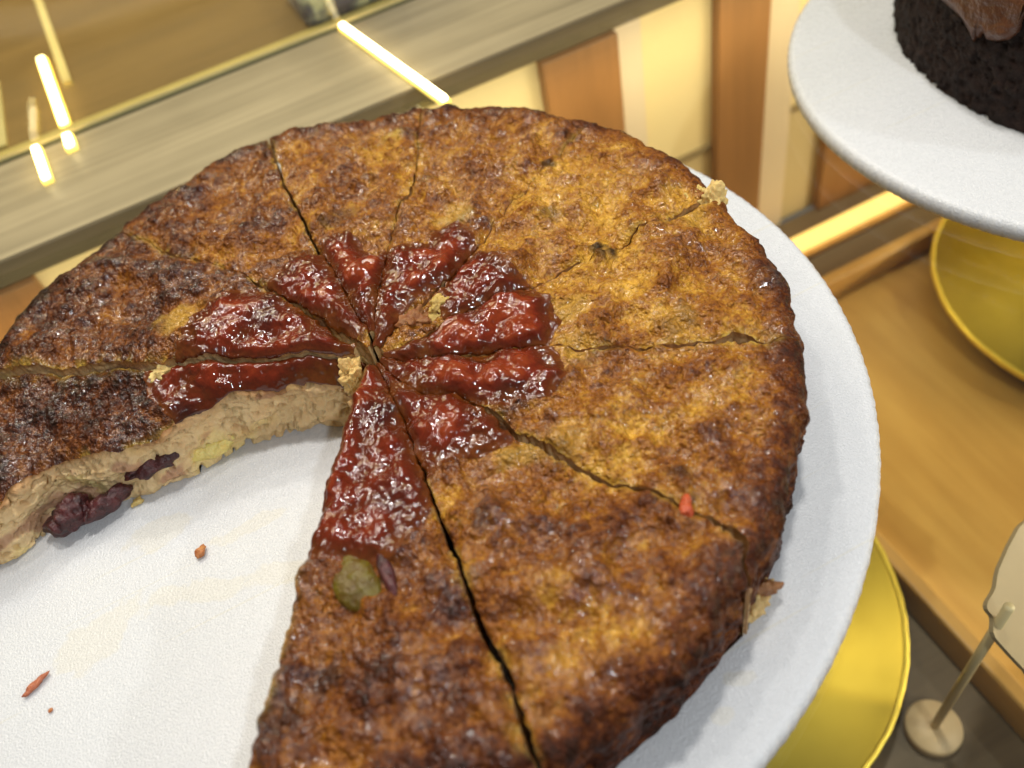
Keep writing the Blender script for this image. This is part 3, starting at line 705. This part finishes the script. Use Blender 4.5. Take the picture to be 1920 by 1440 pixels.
q = at_z(775, 600, ZT); lump('crumb_chunk', (q[0], q[1], ZT - .0012), (.0050, .0040, .0024), CRUMB, slices['DC'], 16, .6, .0028, 5, .2, (.20, .062, .014))
q = at_z(822, 575, ZT - .002); lump('crumb_chunk', (q[0], q[1], ZT - .0022), (.0040, .0030, .0024), CRUMB, slices['CK'], 17, .6, .0026, 5, .7, (.52, .36, .09))
q = at_z(290, 690, ZT - .003); lump('crumb_chunk', (q[0], q[1], ZT - .0075), (.0048, .0028, .0030), CRUMB, slices['IH'], 18, .6, .0026, 5, .1, (.62, .46, .17))
q = at_z(1410, 1115, .014); lump('crumb_chunk', (q[0], q[1], .0128), (.0058, .0042, .0030), CRUMB, slices['ED'], 19, .6, .0026, 5, .5, (.60, .42, .17), flat=ZB)
q = at_z(1430, 1098, .018); lump('crust_flake', (q[0], q[1], .0165), (.0062, .0018, .0026), m_fruit('flake', (.20, .075, .02), (.36, .16, .05), .4), slices['ED'], 21, .4, .004, 4, -.35)
q = at_z(1287, 948, ZT); lump('red_vegetable_bit', (q[0], q[1], ZT - .0012), (.0034, .0016, .0016), PEPPER, slices['FE'], 22, .5, .003, 4, .9)

# crumbs on the white board
CR = m_fruit('loose_crumb', (.34, .10, .03), (.60, .26, .08), .4)
q = at_z(378, 1036, .0105); tag(lump('cake_crumb', (q[0], q[1], .0112), (.0022, .0013, .0012), CR, None, 31, .4, .002, 3, .8, flat=.0101), 'orange brown crumb on the empty part of the white board', 'crumb', 'loose crumbs')
q = at_z(68, 1285, .0105); tag(lump('cake_crumb', (q[0], q[1], .0110), (.0036, .0011, .0009), m_fruit('red_crumb', (.30, .07, .03), (.48, .16, .07), .4), None, 32, .4, .002, 3, .45, flat=.0101), 'long reddish crumb on the white board near the left edge', 'crumb', 'loose crumbs')
q = at_z(95, 1332, .0105); tag(lump('cake_crumb', (q[0], q[1], .0105), (.0007, .0006, .0005), CR, None, 33, .3, .002, 2, .8, flat=.0101), 'tiny brown crumb below the long reddish crumb', 'crumb', 'loose crumbs')
q = at_z(258, 942, .0105); tag(lump('cake_crumb', (q[0], q[1], .0109), (.0022, .0013, .0011), m_fruit('yellow_crumb', (.55, .40, .12), (.70, .52, .20), .4), None, 34, .4, .002, 3, .3, flat=.0101), 'pale yellow crumb beside the dark dried fruit', 'crumb', 'loose crumbs')

# ------------------------------------------------------------------ chocolate cake
CC = np.array([.3575, .0141]); CRd = .1047; CH = .052
ck = empty('chocolate_cake', (CC[0], CC[1], .0074)); tag(ck, 'dark chocolate cake with dripping brown ganache on its own white board', 'cake')
CHOC = NT('dark_chocolate_sponge'); CHOC.set(Roughness=.7, Specular_IOR_Level=.22)
CHOC = CHOC.finish(CHOC.ramp(CHOC.noise(220, 5, .6), [(.3, (.010, .005, .004)), (.65, (.030, .015, .011)), (.85, (.06, .026, .014))]), None, CHOC.bump(CHOC.noise(420, 6, .65), .003, 1.0))
GAN = NT('brown_ganache'); GAN.set(Specular_IOR_Level=.35, Roughness=.28, Subsurface_Weight=.1, Subsurface_Radius=(.003, .0015, .001), Subsurface_Scale=1.0, Coat_Weight=.08, Coat_Roughness=.1)
GAN = GAN.finish(GAN.ramp(GAN.noise(130, 4), [(.3, (.085, .030, .013)), (.7, (.13, .050, .023))]), None, GAN.bump(GAN.noise(150, 4), .004, .7))
nth, nh = 900, 90
th = np.linspace(0, 2 * PI, nth)
prof = [(CRd * t, CH) for t in np.linspace(0.02, .93, 26)] + [(CRd - .007 + .007 * math.sin(a), CH - .007 + .007 * math.cos(a)) for a in np.linspace(0, PI / 2, 10)[1:]] + [(CRd, CH - .007 - (CH - .007) * t) for t in np.linspace(0, 1, 56)[1:]]
prof = np.array(prof)
R_, T_ = np.meshgrid(prof[:, 0], th, indexing='xy'); Z_ = np.tile(prof[:, 1], (nth, 1))
P = np.stack([R_ * np.cos(T_), R_ * np.sin(T_), Z_], 2).reshape(-1, 3)
d = nz(P, .008, 70) * .0010 + nz(P, .003, 71) * .0009 - .0009 * ss(.3, .6, nz(P, .0034, 72)) - .0009 * ss(.25, .6, nz(P, .0019, 73))
nvec = P.copy(); nvec[:, 2] = 0; nvec /= np.linalg.norm(nvec, axis=1)[:, None] + 1e-9
onside = ss(CRd - .008, CRd - .001, np.hypot(P[:, 0], P[:, 1]))
P += nvec * (d * onside)[:, None]; P[:, 2] += d * (1 - onside); P[:, 2] = np.maximum(P[:, 2], 0.0001)
mesh_obj('sponge', P, grid_faces(nth, len(prof)), CHOC, ck)
# ganache: over the top and down the side to an uneven drip line (traced on the side of the cake)
def on_side(px, py):
    d = ray(px, py); o2 = CAM[:2] - CC; a = d[:2] @ d[:2]; b = 2 * o2 @ d[:2]; c = o2 @ o2 - CRd ** 2
    t = (-b - math.sqrt(max(b * b - 4 * a * c, 0))) / (2 * a); p = CAM + d * t
    return math.atan2(p[1] - CC[1], p[0] - CC[0]) % (2 * PI), CH - (p[2] - .0102)
DR = [on_side(*p) for p in ((1770, -15), (1790, 4), (1812, 22), (1826, 48), (1833, 66), (1840, 66), (1845, 50), (1849, 26), (1853, 46), (1858, 61), (1880, 63), (1900, 60), (1912, 48), (1920, 44))]
DR = sorted(DR); dth = np.array([a for a, _ in DR]); ddp = np.array([b for _, b in DR])
rest_t = np.linspace(0, 2 * PI, 181)
rl = .006 + .010 * np.clip(np.sin(rest_t * 13) + .6 * np.sin(rest_t * 7 + 1), 0, 2) 
T2 = np.linspace(0, 2 * PI, 1200)
L = np.interp(T2, rest_t, rl); inside = (T2 >= dth[0]) & (T2 <= dth[-1]); L[inside] = np.interp(T2[inside], dth, ddp)
L = np.maximum(L, .001)
tt = np.linspace(0, 1, 90)
rim_r = CRd + .0006
V = np.zeros((len(T2), len(tt), 3)); 
for i, (a, l) in enumerate(zip(T2, L)):
    arc = .007 * PI / 2; flat = rim_r - .007; tot = flat + arc + max(l - .007, -arc * .5)
    sl = tt ** .6 * tot
    r = np.where(sl < flat, sl, np.where(sl < flat + arc, flat + .007 * np.sin(np.clip((sl - flat) / .007, 0, PI / 2)), rim_r))
    z = np.where(sl < flat, CH, np.where(sl < flat + arc, CH - .007 + .007 * np.cos(np.clip((sl - flat) / .007, 0, PI / 2)), CH - .007 - (sl - flat - arc)))
    nr_ = np.clip((sl - flat) / arc, 0, 1)
    thk = .0026 * np.sqrt(np.clip((tot - sl) / .004, 0, 1)) - .0008 * (tot - sl < .0004)
    p0 = np.stack([r * math.cos(a), r * math.sin(a), z], 1)
    thk = thk * (1 + .35 * nz(p0, .009, 80)) + nz(p0, .018, 81) * .0012 * (thk > .001)
    rn = np.sin(nr_ * PI / 2); zn = np.cos(nr_ * PI / 2)
    V[i, :, 0] = (r + thk * rn) * math.cos(a); V[i, :, 1] = (r + thk * rn) * math.sin(a); V[i, :, 2] = z + thk * zn
mesh_obj('ganache', V.reshape(-1, 3), grid_faces(len(T2), len(tt)), GAN, ck)
